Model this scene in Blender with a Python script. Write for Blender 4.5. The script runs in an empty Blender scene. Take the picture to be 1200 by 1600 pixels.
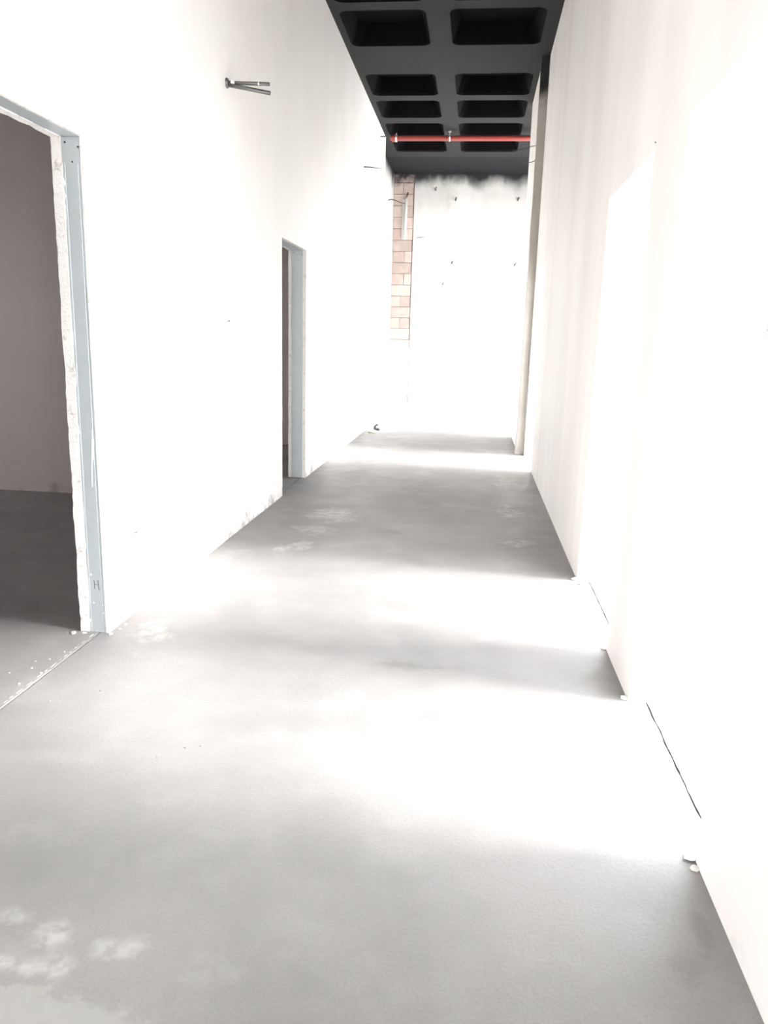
import bpy, bmesh, math, random
from mathutils import Vector, Matrix, noise
random.seed(7)
C = bpy.context.scene.collection
S = bpy.context.scene

# ------------------------------------------------------------------ camera
cam_data = bpy.data.cameras.new('camera')
cam = bpy.data.objects.new('camera', cam_data)
C.objects.link(cam)
cam_data.sensor_fit = 'VERTICAL'
cam_data.sensor_height = 36.0
cam_data.lens = 36.0 * 1200 / 1600
cam_data.clip_start = 0.02
F = 1200.0
yv = Vector((744 - 600, 800 - 535, -F))                      # where the corridor axis points, in camera space
w_ = -(F * F + (744 - 600) * (450 - 600)) / (800 - 535)
zv = -Vector((450 - 600, w_, -F))
yv.normalize(); zv.normalize(); xv = yv.cross(zv)
R = Matrix((xv, yv, zv))                                      # camera -> world
cam.matrix_world = Matrix.Translation((0, 0, 1.43)) @ R.to_4x4()
S.camera = cam

# ------------------------------------------------------------------ view
S.view_settings.view_transform = 'Standard'
S.view_settings.look = 'None'
S.view_settings.gamma = 1
S.view_settings.use_curve_mapping = False
S.view_settings.exposure = 2.36

# ------------------------------------------------------------------ daylight
W = bpy.data.worlds.new('hazy_sky'); S.world = W; W.use_nodes = True
bg = W.node_tree.nodes['Background']
bg.inputs['Color'].default_value = (0.93, 0.96, 1.0, 1)
bg.inputs['Strength'].default_value = 2.9
sd = bpy.data.lights.new('sun', 'SUN'); sun = bpy.data.objects.new('sun', sd); C.objects.link(sun)
sd.energy = 2.3; sd.angle = math.radians(20); sd.color = (1.0, 0.985, 0.96)
sun.location = (8, 4, 8)
sun.rotation_euler = Vector((-1, 0.05, -0.62)).to_track_quat('-Z', 'Y').to_euler()
S.cycles.max_bounces = 12; S.cycles.diffuse_bounces = 8

# ------------------------------------------------------------------ dimensions
XL, XLF, XR, XP = -1.70, -1.86, 0.70, 0.625     # left wall, its set-back far part, right wall, far right pier
ZC = 4.78
YB, YF = -4.0, 16.9
XE = 0.90                                        # outer face of the right wall
XH = 2.3                                         # outer wall of the far side hall, unseen and added for daylight
HD = 2.235                                       # head of the openings

# ------------------------------------------------------------------ materials
def mat(name):
    m = bpy.data.materials.new(name); m.use_nodes = True
    return m, m.node_tree, m.node_tree.nodes['Principled BSDF']

class NT:
    def __init__(s, nt):
        s.nt = nt; s.co = s.n('ShaderNodeTexCoord').outputs['Object']
    def n(s, t, **k):
        x = s.nt.nodes.new(t)
        for a, b in k.items(): setattr(x, a, b)
        return x
    def L(s, a, b):
        if hasattr(a, 'links') or isinstance(a, bpy.types.NodeSocket): s.nt.links.new(a, b)
        else: b.default_value = a
    def math(s, op, a, b=0.0, c=None, clamp=False):
        x = s.n('ShaderNodeMath', operation=op, use_clamp=clamp)
        s.L(a, x.inputs[0]); s.L(b, x.inputs[1])
        if c is not None: s.L(c, x.inputs[2])
        return x.outputs[0]
    def noise(s, scale, detail=4, rough=0.55, vec=None, stretch=None):
        v = vec or s.co
        if stretch:
            mp = s.n('ShaderNodeMapping'); mp.inputs['Scale'].default_value = stretch
            s.L(v, mp.inputs['Vector']); v = mp.outputs[0]
        x = s.n('ShaderNodeTexNoise'); x.inputs['Scale'].default_value = scale
        x.inputs['Detail'].default_value = detail; x.inputs['Roughness'].default_value = rough
        s.L(v, x.inputs['Vector']); return x.outputs['Fac']
    def ramp(s, fac, a, b, lo=0.0, hi=1.0):
        x = s.n('ShaderNodeMapRange', interpolation_type='SMOOTHSTEP')
        s.L(fac, x.inputs[0]); s.L(a, x.inputs[1]); s.L(b, x.inputs[2]); s.L(lo, x.inputs[3]); s.L(hi, x.inputs[4])
        return x.outputs[0]
    def mix(s, fac, a, b):
        x = s.n('ShaderNodeMix', data_type='RGBA')
        s.L(fac, x.inputs[0])
        for v, i in ((a, 6), (b, 7)):
            if isinstance(v, bpy.types.NodeSocket): s.nt.links.new(v, x.inputs[i])
            else: x.inputs[i].default_value = (*v, 1)
        return x.outputs[2]
    def xyz(s):
        x = s.n('ShaderNodeSeparateXYZ'); s.L(s.co, x.inputs[0]); return x.outputs
    def bump(s, h, st, dist, bsdf):
        b = s.n('ShaderNodeBump'); b.inputs['Strength'].default_value = st; b.inputs['Distance'].default_value = dist
        s.L(h, b.inputs['Height']); s.L(b.outputs[0], bsdf.inputs['Normal'])
    def blob(s, cx, cy, rx, ry, wob, soft=0.5, wamt=1.9, ang=0.0):
        X = s.xyz_cache
        dx = s.math('SUBTRACT', X[0], cx); dy = s.math('SUBTRACT', X[1], cy)
        if ang:
            ca, sa = math.cos(ang), math.sin(ang)
            ndx = s.math('ADD', s.math('MULTIPLY', dx, ca), s.math('MULTIPLY', dy, sa))
            dy = s.math('SUBTRACT', s.math('MULTIPLY', dy, ca), s.math('MULTIPLY', dx, sa)); dx = ndx
        dx = s.math('DIVIDE', dx, rx); dy = s.math('DIVIDE', dy, ry)
        r = s.math('SQRT', s.math('ADD', s.math('MULTIPLY', dx, dx), s.math('MULTIPLY', dy, dy)))
        r = s.math('ADD', r, s.math('MULTIPLY', s.math('SUBTRACT', wob, 0.5), wamt * 2))
        return s.ramp(r, 1.0, 1.0 - soft)

def plaster(name, base, alt, dirt=(0.33, 0.29, 0.25), streak=0.5, dirt_h=0.12, rough=0.75, amount=0.7):
    m, nt, b = mat(name); t = NT(nt)
    big = t.noise(0.9, 4, 0.5); st = t.noise(1.0, 3, 0.5, stretch=(1.3, 1.3, 0.12))
    f = t.ramp(t.math('ADD', t.math('MULTIPLY', big, 1 - streak), t.math('MULTIPLY', st, streak)), 0.38, 0.62)
    col = t.mix(f, base, alt)
    z = t.xyz()[2]
    dn = t.noise(6, 6, 0.7)
    dz = t.ramp(t.math('ADD', z, t.math('MULTIPLY', t.math('SUBTRACT', 0.62, dn), 0.9)), 0.0, dirt_h, 1, 0)
    dz = t.math('MULTIPLY', dz, amount)
    col = t.mix(dz, col, dirt)
    sp = t.ramp(t.noise(38, 2, 0.5), 0.79, 0.83)
    col = t.mix(t.math('MULTIPLY', sp, 0.35), col, dirt)
    t.L(col, b.inputs['Base Color']); b.inputs['Roughness'].default_value = rough
    t.bump(t.noise(14, 8, 0.65), 0.25, 0.01, b)
    return m

M = {}
M['wall_left'] = plaster('left_wall_primer', (0.84, 0.825, 0.805), (0.80, 0.78, 0.755), dirt_h=0.22, amount=0.85)
M['wall_right'] = plaster('right_wall_plaster', (0.90, 0.88, 0.85), (0.84, 0.80, 0.775), streak=0.75, amount=0.08)
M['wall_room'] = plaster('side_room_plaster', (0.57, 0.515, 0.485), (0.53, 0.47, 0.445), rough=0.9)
M['wall_outer'] = plaster('facade_plaster', (0.75, 0.74, 0.72), (0.7, 0.69, 0.67))
m, nt, b = mat('gypsum_edge'); t = NT(nt); M['gypsum'] = m
t.L(t.mix(t.ramp(t.noise(22, 6, 0.7), 0.55, 0.72), (0.84, 0.81, 0.77), (0.55, 0.49, 0.42)), b.inputs['Base Color'])
b.inputs['Roughness'].default_value = 0.9; t.bump(t.noise(60, 6, 0.7), 0.6, 0.01, b)

# far wall: plaster, black paint overspray under the slab
m, nt, b = mat('far_wall_plaster'); t = NT(nt); M['far'] = m
col = t.mix(t.ramp(t.noise(1.6, 6, 0.6), 0.35, 0.65), (0.77, 0.76, 0.735), (0.67, 0.66, 0.63))
col = t.mix(t.math('MULTIPLY', t.ramp(t.noise(3.2, 8, 0.75, stretch=(1, 1, 0.4)), 0.57, 0.66), 0.35), col, (0.45, 0.43, 0.40))
z = t.xyz()[2]
ov = t.math('ADD', z, t.math('MULTIPLY', t.math('SUBTRACT', t.noise(2.2, 3, 0.55, stretch=(1, 1, 0.7)), 0.5), 0.6))
col = t.mix(t.math('MULTIPLY', t.ramp(ov, 3.4, 4.7), 0.45), col, (0.30, 0.29, 0.28))  # grey fade towards the top: weaker daylight up there, put into the colour
col = t.mix(t.ramp(ov, 4.46, 4.80), col, (0.016, 0.016, 0.02))
t.L(col, b.inputs['Base Color']); b.inputs['Roughness'].default_value = 0.85
t.bump(t.noise(9, 8, 0.7), 0.4, 0.02, b)

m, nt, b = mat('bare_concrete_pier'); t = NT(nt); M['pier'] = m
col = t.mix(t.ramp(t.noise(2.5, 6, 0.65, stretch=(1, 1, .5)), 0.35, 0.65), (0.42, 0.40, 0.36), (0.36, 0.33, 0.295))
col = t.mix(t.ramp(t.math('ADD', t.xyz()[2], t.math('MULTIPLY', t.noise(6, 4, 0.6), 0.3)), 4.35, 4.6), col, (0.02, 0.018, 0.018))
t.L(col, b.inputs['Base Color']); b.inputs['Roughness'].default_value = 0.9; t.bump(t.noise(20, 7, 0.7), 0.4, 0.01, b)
# block strip
m, nt, b = mat('pink_blockwork'); t = NT(nt); M['block'] = m
nsp = t.noise(5, 5, 0.6)
info = t.n('ShaderNodeVertexColor'); info.layer_name = 'tone'
col = t.mix(t.ramp(nsp, 0.4, 0.7), (0.52, 0.41, 0.37), (0.60, 0.50, 0.455))
mm = t.n('ShaderNodeMix', data_type='RGBA', blend_type='MULTIPLY'); mm.inputs[0].default_value = 1
nt.links.new(col, mm.inputs[6]); nt.links.new(info.outputs['Color'], mm.inputs[7])
ov = t.math('ADD', t.xyz()[2], t.math('MULTIPLY', t.math('SUBTRACT', nsp, 0.5), 0.6))
t.L(t.mix(t.ramp(ov, 4.5, 4.8), mm.outputs[2], (0.016, 0.016, 0.02)), b.inputs['Base Color'])
b.inputs['Roughness'].default_value = 0.9; t.bump(t.noise(30, 6, 0.7), 0.4, 0.01, b)

def simple(name, col, rough=0.6, metal=0.0, var=0.0, sc=8, bump=0.0):
    m, nt, b = mat(name); t = NT(nt)
    if var:
        t.L(t.mix(t.noise(sc, 5, 0.6), tuple(c * (1 - var) for c in col), tuple(min(1, c * (1 + var)) for c in col)), b.inputs['Base Color'])
    else: b.inputs['Base Color'].default_value = (*col, 1)
    b.inputs['Roughness'].default_value = rough; b.inputs['Metallic'].default_value = metal
    if bump: t.bump(t.noise(sc * 6, 6, 0.6), bump, 0.01, b)
    return m
M['mortar'] = simple('grey_mortar', (0.33, 0.30, 0.28), 0.95, var=0.25, bump=0.4)
M['mortar_white'] = simple('light_mortar', (0.72, 0.69, 0.65), 0.95, var=0.1, sc=20, bump=0.6)
M['zinc'] = simple('galvanised_steel', (0.57, 0.605, 0.62), 0.45, 0.45, var=0.10, sc=5)
M['zinc_dark'] = simple('dull_zinc', (0.16, 0.155, 0.155), 0.4, 0.6, var=0.2)
M['screw'] = simple('black_screw', (0.05, 0.05, 0.05), 0.5, 0.3)
M['ink'] = simple('grey_marker', (0.16, 0.15, 0.15), 0.8)
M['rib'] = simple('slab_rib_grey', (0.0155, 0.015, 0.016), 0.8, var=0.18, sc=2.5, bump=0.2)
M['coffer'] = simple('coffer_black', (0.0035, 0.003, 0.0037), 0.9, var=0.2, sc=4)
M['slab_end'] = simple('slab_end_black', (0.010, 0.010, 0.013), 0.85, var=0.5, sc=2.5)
for k_, v_ in (('rib', .25), ('coffer', .08), ('slab_end', .2)): M[k_].node_tree.nodes['Principled BSDF'].inputs['Specular IOR Level'].default_value = v_
M['red'] = simple('red_pipe_paint', (0.36, 0.06, 0.05), 0.4, 0.0, var=0.15)
M['bright'] = simple('bright_zinc', (0.75, 0.76, 0.78), 0.3, 0.7)
M['wire'] = simple('dark_wire', (0.07, 0.065, 0.07), 0.6, 0.3)
M['conduit_pale'] = simple('pale_grey_plastic', (0.52, 0.53, 0.51), 0.5, var=0.08)
M['white'] = simple('white_filler', (0.88, 0.87, 0.85), 0.8, var=0.04, sc=20, bump=0.3)
M['ground'] = simple('pale_bounce_ground', (0.80, 0.79, 0.76), 0.9, var=0.04, sc=1.5)  # pale outdoor surface, kept bright to bounce daylight inside
M['groove'] = simple('dark_joint_bed', (0.05, 0.045, 0.045), 1.0)  # dark sub-slab at the bottom of the joints

# floor screed
m, nt, b = mat('cement_screed'); t = NT(nt); M['floor'] = m
t.xyz_cache = t.xyz()
n1 = t.noise(0.8, 5, 0.6); n2 = t.noise(3.5, 8, 0.65); n3 = t.noise(120, 3, 0.6)
col = t.mix(t.ramp(n1, 0.35, 0.65), (0.205, 0.197, 0.194), (0.268, 0.256, 0.251))
col = t.mix(t.math('MULTIPLY', t.ramp(n2, 0.45, 0.75), 0.45), col, (0.33, 0.32, 0.31))
col = t.mix(t.math('MULTIPLY', t.ramp(n3, 0.35, 0.75), 0.30), col, (0.16, 0.155, 0.15))
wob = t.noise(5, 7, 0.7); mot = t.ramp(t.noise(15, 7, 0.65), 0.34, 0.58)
pale = [ (-1.12, 6.15, .22, .30, .55, .7), (-1.15, 5.60, .22, .22, .45, .8), (-1.29, 5.02, .09, .09, .6, .6), (-1.15, 5.13, .10, .15, .6, .5),  # mid-corridor entries paint damp reflections as pale colour; the others are stains
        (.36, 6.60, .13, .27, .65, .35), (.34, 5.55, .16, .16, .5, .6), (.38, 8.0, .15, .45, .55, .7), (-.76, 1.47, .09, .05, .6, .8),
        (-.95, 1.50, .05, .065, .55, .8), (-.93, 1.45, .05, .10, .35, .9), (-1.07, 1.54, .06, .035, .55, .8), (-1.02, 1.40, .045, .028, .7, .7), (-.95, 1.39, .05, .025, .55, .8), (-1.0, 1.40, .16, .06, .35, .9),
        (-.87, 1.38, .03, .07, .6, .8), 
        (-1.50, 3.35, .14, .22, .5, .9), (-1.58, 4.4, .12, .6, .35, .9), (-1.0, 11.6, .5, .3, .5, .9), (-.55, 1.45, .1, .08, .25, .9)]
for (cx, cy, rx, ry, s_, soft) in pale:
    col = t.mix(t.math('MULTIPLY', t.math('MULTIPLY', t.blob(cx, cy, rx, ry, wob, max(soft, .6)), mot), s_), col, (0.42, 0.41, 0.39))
col = t.mix(t.math('MULTIPLY', t.blob(-.98, 1.15, .5, .21, wob, .10, .45), .6), col, (0.33, 0.325, 0.30))
dark = [(.64, 1.76, .03, .16, .25, .9), (.58, 1.62, .05, .10, .2, .9), (-.63, 5.68, .16, .12, .3, .9), (-.22, 3.22, .25, .06, .35, .9),
        (.62, 8.5, .12, .45, .35, .8), (-1.2, 8.0, .35, .5, .25, .9), (.62, 11.4, .10, .5, .35, .8)]
for (cx, cy, rx, ry, s_, soft) in dark:
    col = t.mix(t.math('MULTIPLY', t.blob(cx, cy, rx, ry, wob, soft), s_), col, (0.10, 0.092, 0.09))
t.L(col, b.inputs['Base Color'])
t.L(t.ramp(n2, 0.3, 0.7, 0.42, 0.62), b.inputs['Roughness'])
t.bump(t.math('ADD', t.noise(90, 6, 0.7), t.math('MULTIPLY', n2, 1.5)), 0.25, 0.006, b)

# ------------------------------------------------------------------ helpers
def obj(name, bm, material, parent=None, smooth=False):
    bmesh.ops.recalc_face_normals(bm, faces=bm.faces)
    me = bpy.data.meshes.new(name); bm.to_mesh(me); bm.free()
    mats = material if isinstance(material, (list, tuple)) else [material]
    for mm_ in mats: me.materials.append(mm_)
    if smooth:
        for p in me.polygons: p.use_smooth = True
    o = bpy.data.objects.new(name, me); C.objects.link(o)
    if parent is not None: o.parent = parent
    return o

def struct(name, bm, material, parent=None, label=None):
    o = obj(name, bm, material, parent)
    if parent is None: o['kind'] = 'structure'
    if label: o['label'] = label
    return o

def tag(o, label, cat, group=None):
    o['label'] = label; o['category'] = cat
    if group: o['group'] = group
    return o

def thing(name, loc, label, cat, group=None, kind=None):
    o = bpy.data.objects.new(name, None); C.objects.link(o); o.location = loc; o.empty_display_size = 0.05
    if kind: o['kind'] = kind
    if label: o['label'] = label
    if cat: o['category'] = cat
    if group: o['group'] = group
    return o

def box(bm, x0, x1, y0, y1, z0, z1, mi=0):
    vs = [bm.verts.new((x, y, z)) for x in (x0, x1) for y in (y0, y1) for z in (z0, z1)]
    fs = []
    for q in ((0, 1, 3, 2), (4, 6, 7, 5), (0, 4, 5, 1), (2, 3, 7, 6), (0, 2, 6, 4), (1, 5, 7, 3)):
        f = bm.faces.new([vs[i] for i in q]); f.material_index = mi; fs.append(f)
    return vs, fs

def prism(bm, poly, axis, a, b, mi=0, mi_side=None):
    """extrude a 2D polygon along an axis; axis 'X': poly = (y, z)"""
    def P(u, v, w):
        return {'X': (w, u, v), 'Y': (u, w, v), 'Z': (u, v, w)}[axis]
    A = [bm.verts.new(P(u, v, a)) for u, v in poly]; B = [bm.verts.new(P(u, v, b)) for u, v in poly]
    f = bm.faces.new(A); f.material_index = mi
    f = bm.faces.new(list(reversed(B))); f.material_index = mi
    n = len(poly)
    for i in range(n):
        f = bm.faces.new((A[i], B[i], B[(i + 1) % n], A[(i + 1) % n])); f.material_index = mi if mi_side is None else mi_side

def tube(bm, pts, r, seg=12, cap=True):
    rings = []
    pts = [Vector(p) for p in pts]
    up = Vector((0, 0, 1))
    for i, p in enumerate(pts):
        d = (pts[min(i + 1, len(pts) - 1)] - pts[max(i - 1, 0)]).normalized()
        u = up if abs(d.dot(up)) < 0.95 else Vector((0, 1, 0))
        a = d.cross(u).normalized(); c = d.cross(a).normalized()
        rr = r[i] if isinstance(r, (list, tuple)) else r
        rings.append([bm.verts.new(p + a * math.cos(2 * math.pi * k / seg) * rr + c * math.sin(2 * math.pi * k / seg) * rr) for k in range(seg)])
    for A, B in zip(rings, rings[1:]):
        for k in range(seg): bm.faces.new((A[k], A[(k + 1) % seg], B[(k + 1) % seg], B[k]))
    if cap:
        bm.faces.new(rings[0]); bm.faces.new(list(reversed(rings[-1])))

def pipe_open(bm, p0, p1, r, wall=0.002, seg=20):
    """hollow straight tube"""
    p0, p1 = Vector(p0), Vector(p1); d = (p1 - p0).normalized()
    u = Vector((0, 0, 1)) if abs(d.z) < 0.9 else Vector((0, 1, 0)); a = d.cross(u).normalized(); c = d.cross(a)
    def ring(p, rr): return [bm.verts.new(p + a * math.cos(2 * math.pi * k / seg) * rr + c * math.sin(2 * math.pi * k / seg) * rr) for k in range(seg)]
    R_ = [ring(p0, r), ring(p1, r), ring(p1, r - wall), ring(p0, r - wall)]
    for i in range(4):
        A, B = R_[i], R_[(i + 1) % 4]
        for k in range(seg): bm.faces.new((A[k], A[(k + 1) % seg], B[(k + 1) % seg], B[k]))

def chunk(bm, c, r, seed, flat=0.6):
    q = bmesh.ops.create_icosphere(bm, subdivisions=2, radius=1.0)
    for v in q['verts']:
        d = 1 + 0.45 * noise.noise(v.co * 1.7 + Vector((seed * 3.1, seed, 0)))
        v.co = Vector((v.co.x * r[0] * d, v.co.y * r[1] * d, max(v.co.z * r[2] * d, -r[2] * flat))) + Vector(c)

def jag(y0, z0, y1, z1, n, amp, seed, side):
    """jagged edge points; offset is along the normal in the (y, z) plane"""
    out = []
    L = math.hypot(y1 - y0, z1 - z0); nx, nz = (z1 - z0) / L, -(y1 - y0) / L
    for i in range(n + 1):
        s = i / n
        a = 0 if i in (0, n) else amp * (0.7 * noise.noise(Vector((s * L * 6, seed, 0))) + 0.6 * noise.noise(Vector((s * L * 24, seed, 5))) + random.uniform(-.35, .35))
        out.append((y0 + (y1 - y0) * s + nx * a * side, z0 + (z1 - z0) * s + nz * a * side))
    return out

def skin(bm, x0, x1, ya, yb, openings, seed, amp=0.006, ztop=ZC, z0=0.0, mi=0, mi_side=1, over=None):
    """wall board from ya to yb with openings [(y0, y1, head)], jagged at the openings"""
    y = ya
    prev_edge = None
    for k, (o0, o1, h) in enumerate(openings):
        left = prev_edge or [(y, z0), (y, h)]
        e = jag(o0, z0, o0, h, 70, amp, seed + k, 1)
        prism(bm, left + [(left[-1][0], ztop), (o0, ztop)] + list(reversed(e)), 'X', x0, x1, mi, mi_side)
        lin = jag(o0, h, o1, h, 30, amp, seed + k + 30, 1)
        prism(bm, lin + [(o1, ztop), (o0, ztop)], 'X', x0, x1, mi, mi_side)
        prev_edge = jag(o1, z0, o1, h, 70, amp, seed + k + 60, 1)
    if prev_edge and abs(prev_edge[0][0] - yb) < 1e-6: return
    left = prev_edge or [(y, z0), (y, z0 + 1)]
    prism(bm, left + [(left[-1][0], ztop), (yb, ztop), (yb, z0)], 'X', x0, x1, mi, mi_side)

# ------------------------------------------------------------------ floor, ground
def strip_edge(x, ya, yb, n, amp, seed):
    return [(x + amp * (noise.noise(Vector((0, (ya + (yb - ya) * i / n) * 7, seed))) + 0.5 * random.uniform(-1, 1)), ya + (yb - ya) * i / n) for i in range(n + 1)]
bm = bmesh.new()
e1 = strip_edge(-1.742, YB, YF, 420, 0.0022, 1)
prism(bm, e1 + [(-1.742, 17.2), (0.768, 17.2)] + list(reversed(strip_edge(0.770, YB, YF, 700, 0.003, 2))), 'Z', -0.06, 0.0)
e2 = strip_edge(-1.754, YB, YF, 420, 0.0035, 3)
prism(bm, [(-6.5, 17.2)] + [(-6.5, YB)] + e2 + [(-1.754, 17.2)], 'Z', -0.06, 0.0015)
prism(bm, strip_edge(0.7755, YB, YF, 700, 0.003, 4) + [(0.776, 17.2), (2.6, 17.2), (2.6, 11.96), (0.98, 11.96), (0.98, YB)], 'Z', -0.06, 0.001)
box(bm, -6.5, 2.6, YB, 17.2, -0.12, -0.045, 1)
struct('floor', bm, [M['floor'], M['groove']])
bm = bmesh.new(); box(bm, -40, 40, -40, 60, -0.25, -0.13); struct('ground', bm, M['ground'])
bm = bmesh.new(); box(bm, 0.985, 14, -12, 11.95, -0.13, -0.02); box(bm, 2.61, 14, 11.95, 26, -0.13, -0.02)  # unseen outdoor paving, added to bounce daylight through the openings
struct('terrace_added', bm, M['ground'])

# ------------------------------------------------------------------ waffle slab
def rrect(x0, x1, y0, y1, r, n=6):
    P = []
    for cx, cy, a0 in ((x1 - r, y1 - r, 0), (x0 + r, y1 - r, 90), (x0 + r, y0 + r, 180), (x1 - r, y0 + r, 270)):
        for k in range(n + 1):
            a = math.radians(a0 + 90 * k / n); P.append((cx + r * math.cos(a), cy + r * math.sin(a)))
    return P
bm = bmesh.new()
rows = [(8.88, 9.88), (10.85, 11.74), (11.97, 12.84), (13.14, 13.90), (14.25, 15.0)]
rows = [(8.68 - 1.1 * k - .98 - (0.75 if k > 5 else 0), 8.68 - 1.1 * k - (0.75 if k > 5 else 0)) for k in range(10, -1, -1)] + rows
cols = [(-5.9, -5.0), (-4.75, -3.85), (-3.6, -2.7), (-1.62, -.70), (-.45, .55), (.9, 1.85)]
yb_ = [-4.0 - .2] + [(a[1] + c[0]) / 2 for a, c in zip(rows, rows[1:])] + [15.4]
xb_ = [-6.6, -4.875, -3.725, -2.2, -.575, .72, 2.7]
H0 = ZC; DEP = 0.22
for j, (r0, r1) in enumerate(rows):
    if r1 < -3.9: continue
    for i, (c0, c1) in enumerate(cols):
        X0, X1, Y0, Y1 = xb_[i], xb_[i + 1], max(yb_[j], -4.2), yb_[j + 1]
        if r0 < Y0 + .02: r0 = Y0 + .1
        outer = []; inn = rrect(c0, c1, r0, r1, 0.10); n = len(inn)
        mid = rrect(c0 + .02, c1 - .02, r0 + .02, r1 - .02, 0.10); top = rrect(c0 + .09, c1 - .09, r0 + .09, r1 - .09, 0.12)
        for (x, y) in inn:                                  # outer loop by projecting to the cell border
            cx, cy = (c0 + c1) / 2, (r0 + r1) / 2
            dx, dy = x - cx, y - cy
            if abs(dx) / (c1 - c0) > abs(dy) / (r1 - r0): outer.append((X1 if dx > 0 else X0, y))
            else: outer.append((x, Y1 if dy > 0 else Y0))
        corners = [(X1, Y1), (X0, Y1), (X0, Y0), (X1, Y0)]
        vo = [bm.verts.new((x, y, H0)) for x, y in outer]; vi = [bm.verts.new((x, y, H0)) for x, y in inn]
        vm = [bm.verts.new((x, y, H0 + .03)) for x, y in mid]; vt = [bm.verts.new((x, y, H0 + DEP)) for x, y in top]
        vc = [bm.verts.new((x, y, H0)) for x, y in corners]
        for k in range(n):
            k2 = (k + 1) % n
            (xa, ya), (xb, yb) = outer[k], outer[k2]
            if abs(xa - xb) > 1e-6 and abs(ya - yb) > 1e-6:
                best = min(range(4), key=lambda q: (corners[q][0] - (xa + xb) / 2) ** 2 + (corners[q][1] - (ya + yb) / 2) ** 2)
                bm.faces.new((vo[k], vc[best], vo[k2], vi[k2], vi[k]))
            else: bm.faces.new((vo[k], vo[k2], vi[k2], vi[k]))
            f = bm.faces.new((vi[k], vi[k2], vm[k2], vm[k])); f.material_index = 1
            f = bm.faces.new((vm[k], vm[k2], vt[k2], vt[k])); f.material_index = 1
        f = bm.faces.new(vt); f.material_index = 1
bmesh.ops.remove_doubles(bm, verts=bm.verts, dist=1e-5)
me_faces = list(bm.faces)
box(bm, -6.6, 2.7, 15.4, 17.3, ZC, ZC + .3, 2)
box(bm, -6.6, 2.7, -4.3, 17.3, ZC + .34, ZC + .6)
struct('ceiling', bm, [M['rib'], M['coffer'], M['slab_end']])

# ------------------------------------------------------------------ left wall (stud partition with boards on both sides)
D1, D2 = (2.22, 3.345, HD), (6.79, 7.765, HD + 0.03)
DL = [(-1.9, -0.8, HD), D1, D2]
bm = bmesh.new()
skin(bm, -1.715, XL, YB, 6.5, DL[:2], 3, 0.0045)
skin(bm, -1.845, -1.80, YB, 6.5, DL[:2], 11, 0.009)
skin(bm, -1.735, XL, 6.5, 14.0, DL[2:], 5, 0.0045)
skin(bm, -1.880, -1.851, 6.5, 14.0, DL[2:], 13, 0.009)
box(bm, -1.850, -1.736, 13.9, 13.995, 0, ZC, 0)
box(bm, -2.0, XLF, 13.6, 17.2, 0, ZC, 2)
# plaster lips standing proud of the raw opening edges
struct('wall_left', bm, [M['wall_left'], M['gypsum'], M['far']])

def stud_frame(n, o0, o1, h, xa=-1.799, xb=-1.716):
    root = thing('door_%d' % n, ((-1.7575), o1, 0), None, None, kind='structure')
    def loc(bm_):
        for v in bm_.verts: v.co -= Vector((-1.7575, o1, 0))
        return bm_
    for (y, s) in ((o1, 1), (o0, -1)):
        bm = bmesh.new()
        # shallow C-profile: web facing the opening with two tiny rolled ridges and flanges going back into the wall
        prof = [(xa, 0.045), (xa, 0.002), (xa + .003, 0), (xa + .010, 0), (xa + .012, .0018), (xa + .014, 0),
                (xb - .014, 0), (xb - .012, .0018), (xb - .010, 0), (xb - .003, 0), (xb, 0.002), (xb, 0.045), (xb - .002, .045), (xb - .002, .004), (xa + .002, .004), (xa + .002, .045)]
        prism(bm, [(x, y + s * (d + .004)) for x, d in prof], 'Z', 0.0, h + .02)
        obj('stud', loc(bm), M['zinc'], root)
        if s == 1:
            bm = bmesh.new(); box(bm, xa + .001, xb - .001, y + .0015, y + .0038, h - .105, h)
            # bent-down tab of the head track
            obj('track_tab', loc(bm), M['zinc'], root)
            for (x, z) in ((-1.781, h - .022), (-1.716, h - .041), (-1.752, h - .10)):
                bm = bmesh.new(); x = xa + (min(x, -1.723) + 1.799) * (xb - xa) / .083
                tube(bm, [(x, y + .0016, z), (x, y - .0002, z), (x, y - .0015, z)], [.0042, .0042, .002], 10)
                obj('screw', loc(bm), M['screw'], root)
    bm = bmesh.new(); box(bm, xa, xb, o0 + .002, o1 - .002, h + .001, h + .004); box(bm, xa, xa + .002, o0 + .002, o1 - .002, h + .004, h + .04); box(bm, xb - .002, xb, o0 + .002, o1 - .002, h + .004, h + .04)
    obj('head_track', loc(bm), M['zinc'], root)
    return root, loc
d1, loc = stud_frame(1, *D1)
# marker letter on the stud
bm = bmesh.new(); y = D1[1] + .0035
def stroke(a, b_, w=.0028):
    (x0, z0), (x1, z1) = a, b_
    L = math.hypot(x1 - x0, z1 - z0); nx, nz = -(z1 - z0) / L * w / 2, (x1 - x0) / L * w / 2
    prism(bm, [(x0 + nx, z0 + nz), (x1 + nx, z1 + nz), (x1 - nx, z1 - nz), (x0 - nx, z0 - nz)], 'Y', y, y + .001)
stroke((-1.765, .265), (-1.763, .222), .0034); stroke((-1.746, .266), (-1.741, .214), .004); stroke((-1.764, .243), (-1.745, .241), .0022)
stroke((-1.768, .2245), (-1.7595, .2225), .002)
obj('marker_letter', loc(bm), M['ink'], d1)
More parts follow.
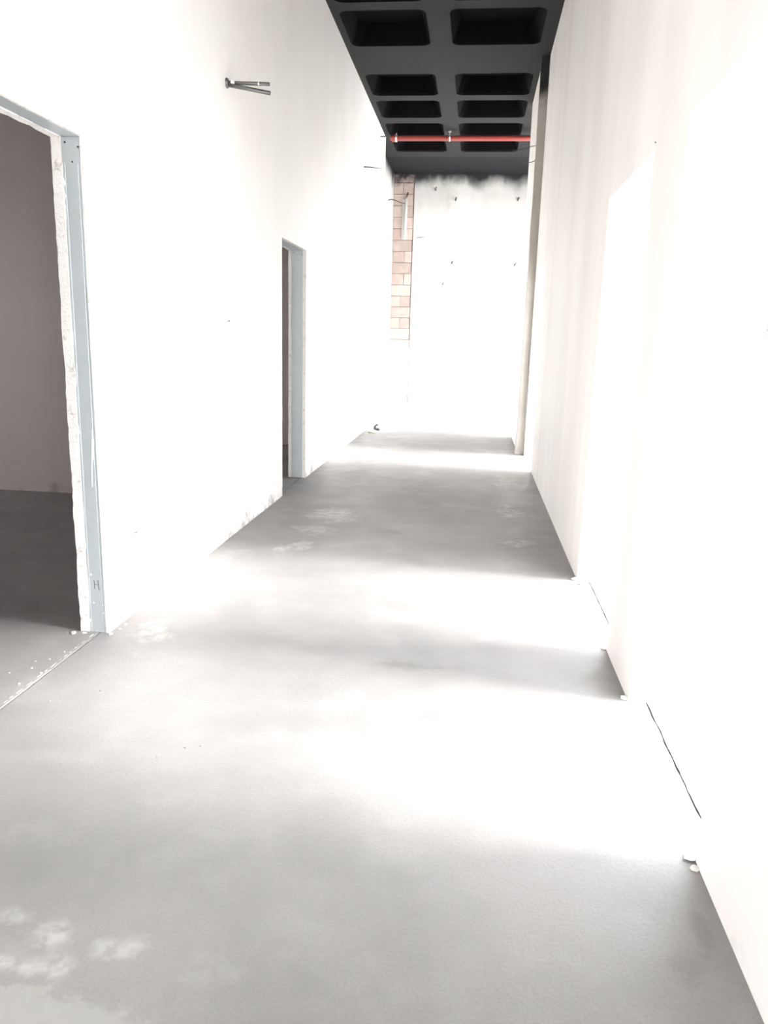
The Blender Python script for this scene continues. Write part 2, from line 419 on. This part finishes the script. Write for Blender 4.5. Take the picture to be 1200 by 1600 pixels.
# filler smear running down the stud
bm = bmesh.new()
prism(bm, [(-1.733, .99), (-1.7285, .955), (-1.7255, .93), (-1.729, .88), (-1.7325, .855), (-1.737, .845), (-1.7385, .865), (-1.742, .80), (-1.745, .73), (-1.7475, .72), (-1.7465, .80), (-1.741, .87), (-1.737, .93)], 'Y', y - .0015, y + .001)
for (x, z, r) in ((-1.779, .292, .0035), (-1.772, .15, .0025), (-1.724, .10, .0025), (-1.795, .06, .004), (-1.728, .14, .002)):
    prism(bm, [(x + r * math.cos(a) * random.uniform(.7, 1.3), z + r * 1.6 * math.sin(a)) for a in [k * math.pi / 4 for k in range(8)]], 'Y', y - .001, y + .001)
obj('filler_smear', loc(bm), M['white'], d1)
# filler blotches left on the board edges beside the stud
bm = bmesh.new()
for k in range(14):
    z = random.uniform(.03, 2.1); hh = random.uniform(.02, .09)
    prism(bm, [(-1.800, z), (-1.795 + random.uniform(-.003, .006), z + hh * .4), (-1.7985, z + hh), (-1.8035, z + hh)], 'Y', y - .0012, y + .001)
obj('filler_smear', loc(bm), M['white'], d1)
stud_frame(2, *D2, -1.850, -1.736); stud_frame(3, *DL[0])

# side rooms behind the left wall
bm = bmesh.new()
box(bm, -6.4, -1.849, 6.44, 6.56, 0.001, ZC - .001); box(bm, -6.4, -1.884, 10.18, 10.3, 0.001, ZC - .001); 
for (a, b_) in ((YB, 3.8), (5.0, 7.8), (9.0, 14)): box(bm, -6.52, -6.4, a, b_, 0, ZC)
for (a, b_) in ((3.8, 5.0), (7.8, 9.0)): box(bm, -6.52, -6.4, a, b_, 0, 1.3); box(bm, -6.52, -6.4, a, b_, 2.4, ZC)  # unseen window openings, added to brighten the side rooms
box(bm, -6.4, -1.849, 0.4, 0.5, 0.001, ZC - .001)
struct('wall_side_rooms', bm, M['wall_room'])

# ------------------------------------------------------------------ right wall
OA, OB, OC, OP = (2.02, 3.03, HD), (3.58, 4.69, HD), (8.84, 10.10, HD), (-1.9, -0.6, HD)  # the last opening is unseen, added behind the camera for fill light
bm = bmesh.new()
skin(bm, XR, XE, YB, 10.30, [OP, OA, OB, OC], 41, 0.006, mi_side=0)
skin(bm, XP, XE, 10.30, 12.15, [], 50, 0.0, mi_side=0)
struct('wall_right', bm, [M['wall_right'], M['gypsum']])
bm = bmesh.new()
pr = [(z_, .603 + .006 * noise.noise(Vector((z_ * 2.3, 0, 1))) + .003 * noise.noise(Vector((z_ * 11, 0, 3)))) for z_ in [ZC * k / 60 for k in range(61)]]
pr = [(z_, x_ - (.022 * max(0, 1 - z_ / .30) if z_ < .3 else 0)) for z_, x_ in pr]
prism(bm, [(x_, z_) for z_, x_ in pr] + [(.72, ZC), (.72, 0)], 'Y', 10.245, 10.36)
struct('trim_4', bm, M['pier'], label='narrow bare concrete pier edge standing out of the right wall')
bm = bmesh.new()
box(bm, XE, XH + .2, 11.97, 12.15, 0, ZC)
skin(bm, XH, XH + .2, 12.1505, 16.9, [(12.22, 16.8, 3.3)], 60, 0.004, mi_side=0)  # unseen outer wall, its wide opening added and sized to light the far end
struct('wall_hall_added', bm, [M['wall_right']])
bm = bmesh.new()
box(bm, -6.5, -1.5, YB - .2, YB, 0, ZC); box(bm, .5, XE, YB - .2, YB, 0, ZC); box(bm, -1.5, .5, YB - .2, YB, 3.6, ZC)  # unseen opening left in the back wall, added to let in fill light
struct('wall_back', bm, M['wall_right'])

# ------------------------------------------------------------------ far wall with the block strip
bm = bmesh.new()
box(bm, -1.425, XH + .2, YF, YF + .3, 0, ZC)
jl = [(-1.86, 0), (-1.437, 0)] + [(-1.437 + random.uniform(-.004, .004), 1.44 * k / 12) for k in range(1, 13)] + [(-1.86, 1.44)]
prism(bm, jl, 'Y', YF + .002, YF + .3)
box(bm, -6.5, -1.86, YF + .01, YF + .3, 0, ZC)
struct('wall_far', bm, M['far'])
bm = bmesh.new(); cl = bm.loops.layers.color.new('tone')
z = 1.455; k = 0; hb = 0.226
while z < ZC:
    z1 = min(z + hb - .012, ZC)
    xs = [(-1.858, -1.448)] if k % 2 == 0 else [(-1.858, -1.665), (-1.655, -1.448)]
    if k in (5, 7): xs = [(-1.858, -1.60), (-1.59, -1.448)]
    for (a, b_) in xs:
        vs, fs = box(bm, a, b_ + random.uniform(-.006, .006), YF + .012 + random.uniform(0, .008), YF + .15, z, z1)
        tn = random.uniform(.88, 1.05); c = (tn, tn, tn, 1)
        if k == 4: c = (1.0, 1.12, 1.13, 1)
        for f in fs:
            for l in f.loops: l[cl] = c
    z += hb; k += 1
struct('trim_1', bm, M['block'], label='strip of pinkish blockwork showing at the left end of the far wall')
bm = bmesh.new(); box(bm, -1.86, -1.425, YF + .045, YF + .2, 1.44, ZC); struct('trim_2', bm, M['mortar'])

# ------------------------------------------------------------------ red sprinkler pipe under the slab
py, pz = 13.6, 4.672
t_ = thing('sprinkler_pipe', (-.6, py, pz), 'red painted pipe crossing the corridor just under the dark coffered slab', 'pipe')
O = Vector((-.6, py, pz))
def rel(bm_, o): 
    for v in bm_.verts: v.co -= o
    return bm_
bm = bmesh.new(); tube(bm, [(-1.50, py, pz), (2.28, py, pz)], .042, 24); obj('pipe', rel(bm, O), M['red'], t_, True)
bm = bmesh.new(); tube(bm, [(-1.585, py, pz), (-1.575, py, pz), (-1.55, py, pz), (-1.525, py, pz), (-1.49, py, pz)], [.012, .03, .05, .057, .057], 20); obj('end_cap', rel(bm, O), M['red'], t_, True)
bm = bmesh.new(); tube(bm, [(-1.492, py, pz), (-1.465, py, pz)], .058, 20); tube(bm, [(-1.478, py, pz + .05), (-1.478, py, pz + .078)], .008, 8)
o = obj('coupling', rel(bm, O), M['bright'], t_); o['label'] = 'pale metal coupling ring'
bm = bmesh.new(); tube(bm, [(-.615, py, pz), (-.59, py, pz)], .050, 20); tube(bm, [(-.603, py, pz + .04), (-.603, py, ZC + .0)], .007, 8)
box(bm, -.625, -.58, py - .035, py + .035, ZC - .012, ZC - .001)
o = obj('hanger', rel(bm, O), M['bright'], t_); o['label'] = 'bright steel pipe hanger'
bm = bmesh.new(); tube(bm, [(-1.699, 13.25, 4.615), (-1.60, 13.25, 4.612)], .011, 8)
tag(obj('pipe_bracket', bm, M['zinc_dark'], None), 'short dark metal stub on the left wall beside the red pipe end', 'bracket')

# ------------------------------------------------------------------ conduits sticking out of the left wall
t_ = thing('conduit_stub', (XL, 5.34, 3.03), 'pair of dark grey tubes sticking out of the left wall, taped together at the root', 'conduit')
O = Vector((XL, 5.34, 3.03))
bm = bmesh.new(); pipe_open(bm, (XL - .01, 5.33, 3.036), (-1.418, 5.34, 3.027), .0115); obj('tube', rel(bm, O), M['zinc_dark'], t_, True)
bm = bmesh.new(); pipe_open(bm, (XL - .01, 5.315, 3.022), (-1.412, 5.335, 2.972), .0125); obj('tube', rel(bm, O), M['zinc_dark'], t_, True)
bm = bmesh.new(); tube(bm, [(-1.668, 5.325, 3.034), (-1.645, 5.325, 3.032)], .0165, 14); o = obj('tape', rel(bm, O), M['white'], t_); o['label'] = 'white tape band'
bm = bmesh.new(); tube(bm, [(-1.492, 5.338, 3.029), (-1.484, 5.338, 3.029)], .0135, 14); obj('tape', rel(bm, O), M['white'], t_)
bm = bmesh.new(); tube(bm, [(XL + .0005, 5.322, 3.03), (XL + .012, 5.322, 3.03), (XL + .018, 5.322, 3.03)], [.032, .028, .015], 16); obj('wall_collar', rel(bm, O), M['zinc_dark'], t_)

def wire(name, pts, r, label, cat, m_='wire', group=None):
    bm = bmesh.new(); tube(bm, pts, r, 7); return tag(obj(name, bm, M[m_], None, True), label, cat, group)
wire('steel_rod', [(XL, 11.5, 3.80), (-1.60, 11.5, 3.795), (-1.52, 11.5, 3.785), (-1.44, 11.5, 3.775)], [.009, .008, .006, .004], 'thin dark rod jutting from the upper left wall near its far end', 'rod')
wire('wall_wire', [(XLF, 15.9, 4.10), (-1.80, 15.9, 4.115), (-1.72, 15.9, 4.10), (-1.62, 15.9, 4.06), (-1.52, 15.9, 4.04)], .008, 'bent dark wire reaching from the left wall across the pink blockwork', 'wire')
wire('cable_loop', [(XP, 10.67, 3.885), (.56, 10.67, 3.875), (.48, 10.7, 3.855), (.40, 10.7, 3.84), (.33, 10.7, 3.835)], .0045, 'upper dark wire poking out of the right pier near the ceiling', 'wire')
wire('cable_loop', [(XP, 10.62, 3.715), (.61, 10.62, 3.69), (.56, 10.62, 3.677), (.49, 10.62, 3.68), (.44, 10.64, 3.70), (.455, 10.66, 3.80), (.465, 10.68, 3.85)], .0045, 'lower dark wire curling up from the right pier towards the upper one', 'wire')
wire('wall_edge_bead', [(-1.845, 14.6, 1.05), (-1.85, 14.6, 1.5), (-1.846, 14.62, 1.75), (-1.85, 14.6, 1.9)], .006, 'broken dark edge strip running up the far end of the left wall', 'strip')

# pale conduit on the block strip
t_ = thing('conduit_channel', (-1.6, YF, 3.49), 'pale grey vertical channel fixed on the pink block strip of the far wall', 'conduit')
O = Vector((-1.6, YF, 3.49))
bm = bmesh.new(); prism(bm, [(-1.665, YF + .02), (-1.665, YF - .025), (-1.655, YF - .028), (-1.575, YF - .028), (-1.565, YF - .025), (-1.565, YF + .02)], 'Z', 3.49, 4.28); obj('channel', rel(bm, O), M['conduit_pale'], t_)
bm = bmesh.new(); tube(bm, [(-1.585, YF - .05, 3.50), (-1.585, YF - .05, 4.30)], .022, 12); obj('tube', rel(bm, O), M['white'], t_, True)
bm = bmesh.new(); tube(bm, [(-1.60, YF - .04, 4.29), (-1.58, YF - .06, 4.34), (-1.555, YF - .05, 4.41)], [.02, .016, .018], 10); obj('hook', rel(bm, O), M['wire'], t_, True)

# anchors cast into the far wall
anch = [(-.99, 4.47, 'dark anchor pin high on the far wall, nearest the block strip'), (-.57, 4.275, 'dark anchor pin of the upper pair on the far wall, left one'),
        (.70, 4.285, 'dark anchor pin of the upper pair on the far wall, right one'), (-.59, 3.03, 'dark anchor pin of the lower pair on the far wall, left one'),
        (.71, 3.01, 'dark anchor pin of the lower pair on the far wall, right one'), (-.76, 2.60, 'faint anchor pin lowest on the far wall')]
for i, (x, z, lab) in enumerate(anch):
    bm = bmesh.new(); r = .014 if i < 5 else .010
    tube(bm, [(x, YF + .01, z), (x - .005, YF - .05, z + .004), (x + .016, YF - .09, z + .040)], [r * 1.1, r, r * .8], 10)
    tag(obj('wall_anchor', bm, M['wire' if i else 'zinc_dark']), lab, 'anchor', 'anchor pins on the far wall')
bm = bmesh.new(); tube(bm, [(-1.36, YF - .004, 3.52), (-1.28, YF - .008, 3.54), (-1.18, YF - .004, 3.545)], [.006, .012, .005], 7)  # scratch on the wall face, built as a thin raised strip
tag(obj('wall_scratch', bm, M['mortar']), 'short grey scratch mark on the far wall beside the block strip', 'wire')

# small anchors on side walls
for (p, d, lab) in ( ((XL, 5.27, 1.525), 1, 'tiny dark nail in the left wall halfway up between the two doorways'), ((XL, 3.67, .425), 1, 'tiny dark nail low in the left wall just past the near doorway'),
                    ((XR, 3.555, 2.26), -1, 'dark nail in the right wall above the gap between the two near openings')):
    bm = bmesh.new(); k_ = 1 if d > 0 else .5; tube(bm, [p, (p[0] + d * .006 * k_, p[1], p[2]), (p[0] + d * .014 * k_, p[1], p[2] + .004)], [.0035 * k_, .003 * k_, .0045 * k_], 8)
    tag(obj('nail', bm, M['wire']), lab, 'nail')

# ------------------------------------------------------------------ crumbs and rubble
def crumb(x, y, r, lab, group, name='plaster_crumb', mt='mortar_white', tall=.7, z=0.0):
    bm = bmesh.new(); chunk(bm, (0, 0, 0), (r, r * random.uniform(.7, 1.2), r * tall), random.random() * 50)
    zm = min(v.co.z for v in bm.verts)
    o = obj(name, bm, M[mt]); o.location = (x, y, z - zm); o.rotation_euler.z = random.uniform(0, 6)
    return tag(o, lab, 'crumb', group)
g = 'plaster crumbs on the side room floor by the near doorway'
for (x, y, r, w) in [(-1.769, 2.859, .006, 'largest white plaster crumb, close to the joint line in the near doorway'), (-1.835, 2.90, .004, 'white plaster crumb on the side room floor, just behind the largest crumb'),
                     (-1.80, 2.746, .0055, 'second largest white crumb in the near doorway, nearer the picture edge'), (-1.86, 2.97, .003, 'tiny white crumb in the near doorway, leftmost of the upper three'),
                     (-1.90, 2.84, .003, 'tiny white crumb deepest in the side room, near the left picture edge'), (-1.81, 3.0, .0035, 'tiny white crumb in the near doorway, closest to the stud foot'),
                     (-1.79, 3.09, .003, 'tiny white crumb between the joint line and the stud foot')]:
    crumb(x, y, r, w, g, z=.0015)
for (x, y, r, w) in [(-1.60, 2.627, .004, 'loose cement grain just on the corridor side of the near doorway joint'), (-1.45, 2.75, .003, 'loose cement grain a step into the corridor from the near doorway'),
                     (-.95, 2.38, .004, 'left one of three loose grains on the bright middle floor'), (-.90, 2.40, .004, 'right one of three loose grains on the bright middle floor'),
                     (-1.02, 2.30, .003, 'nearest of three loose grains on the bright middle floor')]:
    crumb(x, y, r, w, 'loose grains on the corridor floor', mt='floor', name='cement_grain')
for (x, y, r, lab) in [(-1.865, 3.31, .016, 'flat white plaster flake at the inner foot of the near doorway post'), (-1.815, 3.322, .010, 'small white plaster flake under the steel stud of the near doorway'),
                       (-1.686, 3.332, .013, 'white plaster lump at the outer foot of the near doorway post'), (-1.672, 3.40, .011, 'white plaster lump against the left wall foot just past the near doorway'),
                       (-1.675, 3.47, .009, 'thin white flake against the left wall foot beyond the near doorway'),
                       (.693, 2.035, .020, 'pale rubble lump at the wall foot beside the nearest right opening'), (.690, 1.985, .014, 'smaller rubble lump on the shaded floor next to the nearest right opening'),
                       (.69, 4.70, .022, 'rubble lump at the wall corner beyond the second right opening'), (.715, 4.60, .016, 'small rubble lump on the threshold of the second right opening'),
                       (.69, 3.05, .016, 'rubble lump at the far corner of the nearest right opening'), (.69, 3.585, .014, 'rubble lump at the near corner of the second right opening'),
                       (-1.72, 6.80, .014, 'plaster lump at the near foot of the second left doorway'), (-1.79, 7.86, .02, 'plaster lump at the foot of the far post of the second left doorway')]:
    crumb(x, y, r, lab, None, tall=.5 if r > .015 else .3)
    
# ragged cement edges along the two threshold joints
bm = bmesh.new()
yy = 2.25
while yy < 3.33:
    l = random.uniform(.03, .09)
    tube(bm, [(-1.7615 - random.uniform(0, .003), yy, .0003), (-1.7635 - random.uniform(0, .004), yy + l / 2, .001), (-1.7615, yy + l, .0003)], [.0006, random.uniform(.0012, .0024), .0006], 6)
    yy += l * random.uniform(.8, 1.2)
struct('trim_3', bm, M['mortar_white'], label='ragged pale cement ridge along the near doorway threshold joint')

# dark debris scrap on the far floor
bm = bmesh.new(); tube(bm, [(-1.54, 12.25, .015), (-1.545, 12.25, .07), (-1.515, 12.25, .10), (-1.49, 12.25, .085)], [.03, .02, .015, .008], 8); chunk(bm, (-1.50, 12.25, .02), (.035, .03, .022), 4)
tag(obj('floor_scrap', bm, M['wire']), 'small dark bent scrap lying on the far floor by the left wall', 'scrap')
bm = bmesh.new(); chunk(bm, (0, 0, 0), (.08, .10, .028), 9)
zm = min(v.co.z for v in bm.verts)
o = obj('mortar_lump', bm, M['mortar_white']); o.location = (-1.56, 12.0, -zm)
tag(o, 'low pale mortar lump on the far floor in front of the dark scrap', 'rubble')
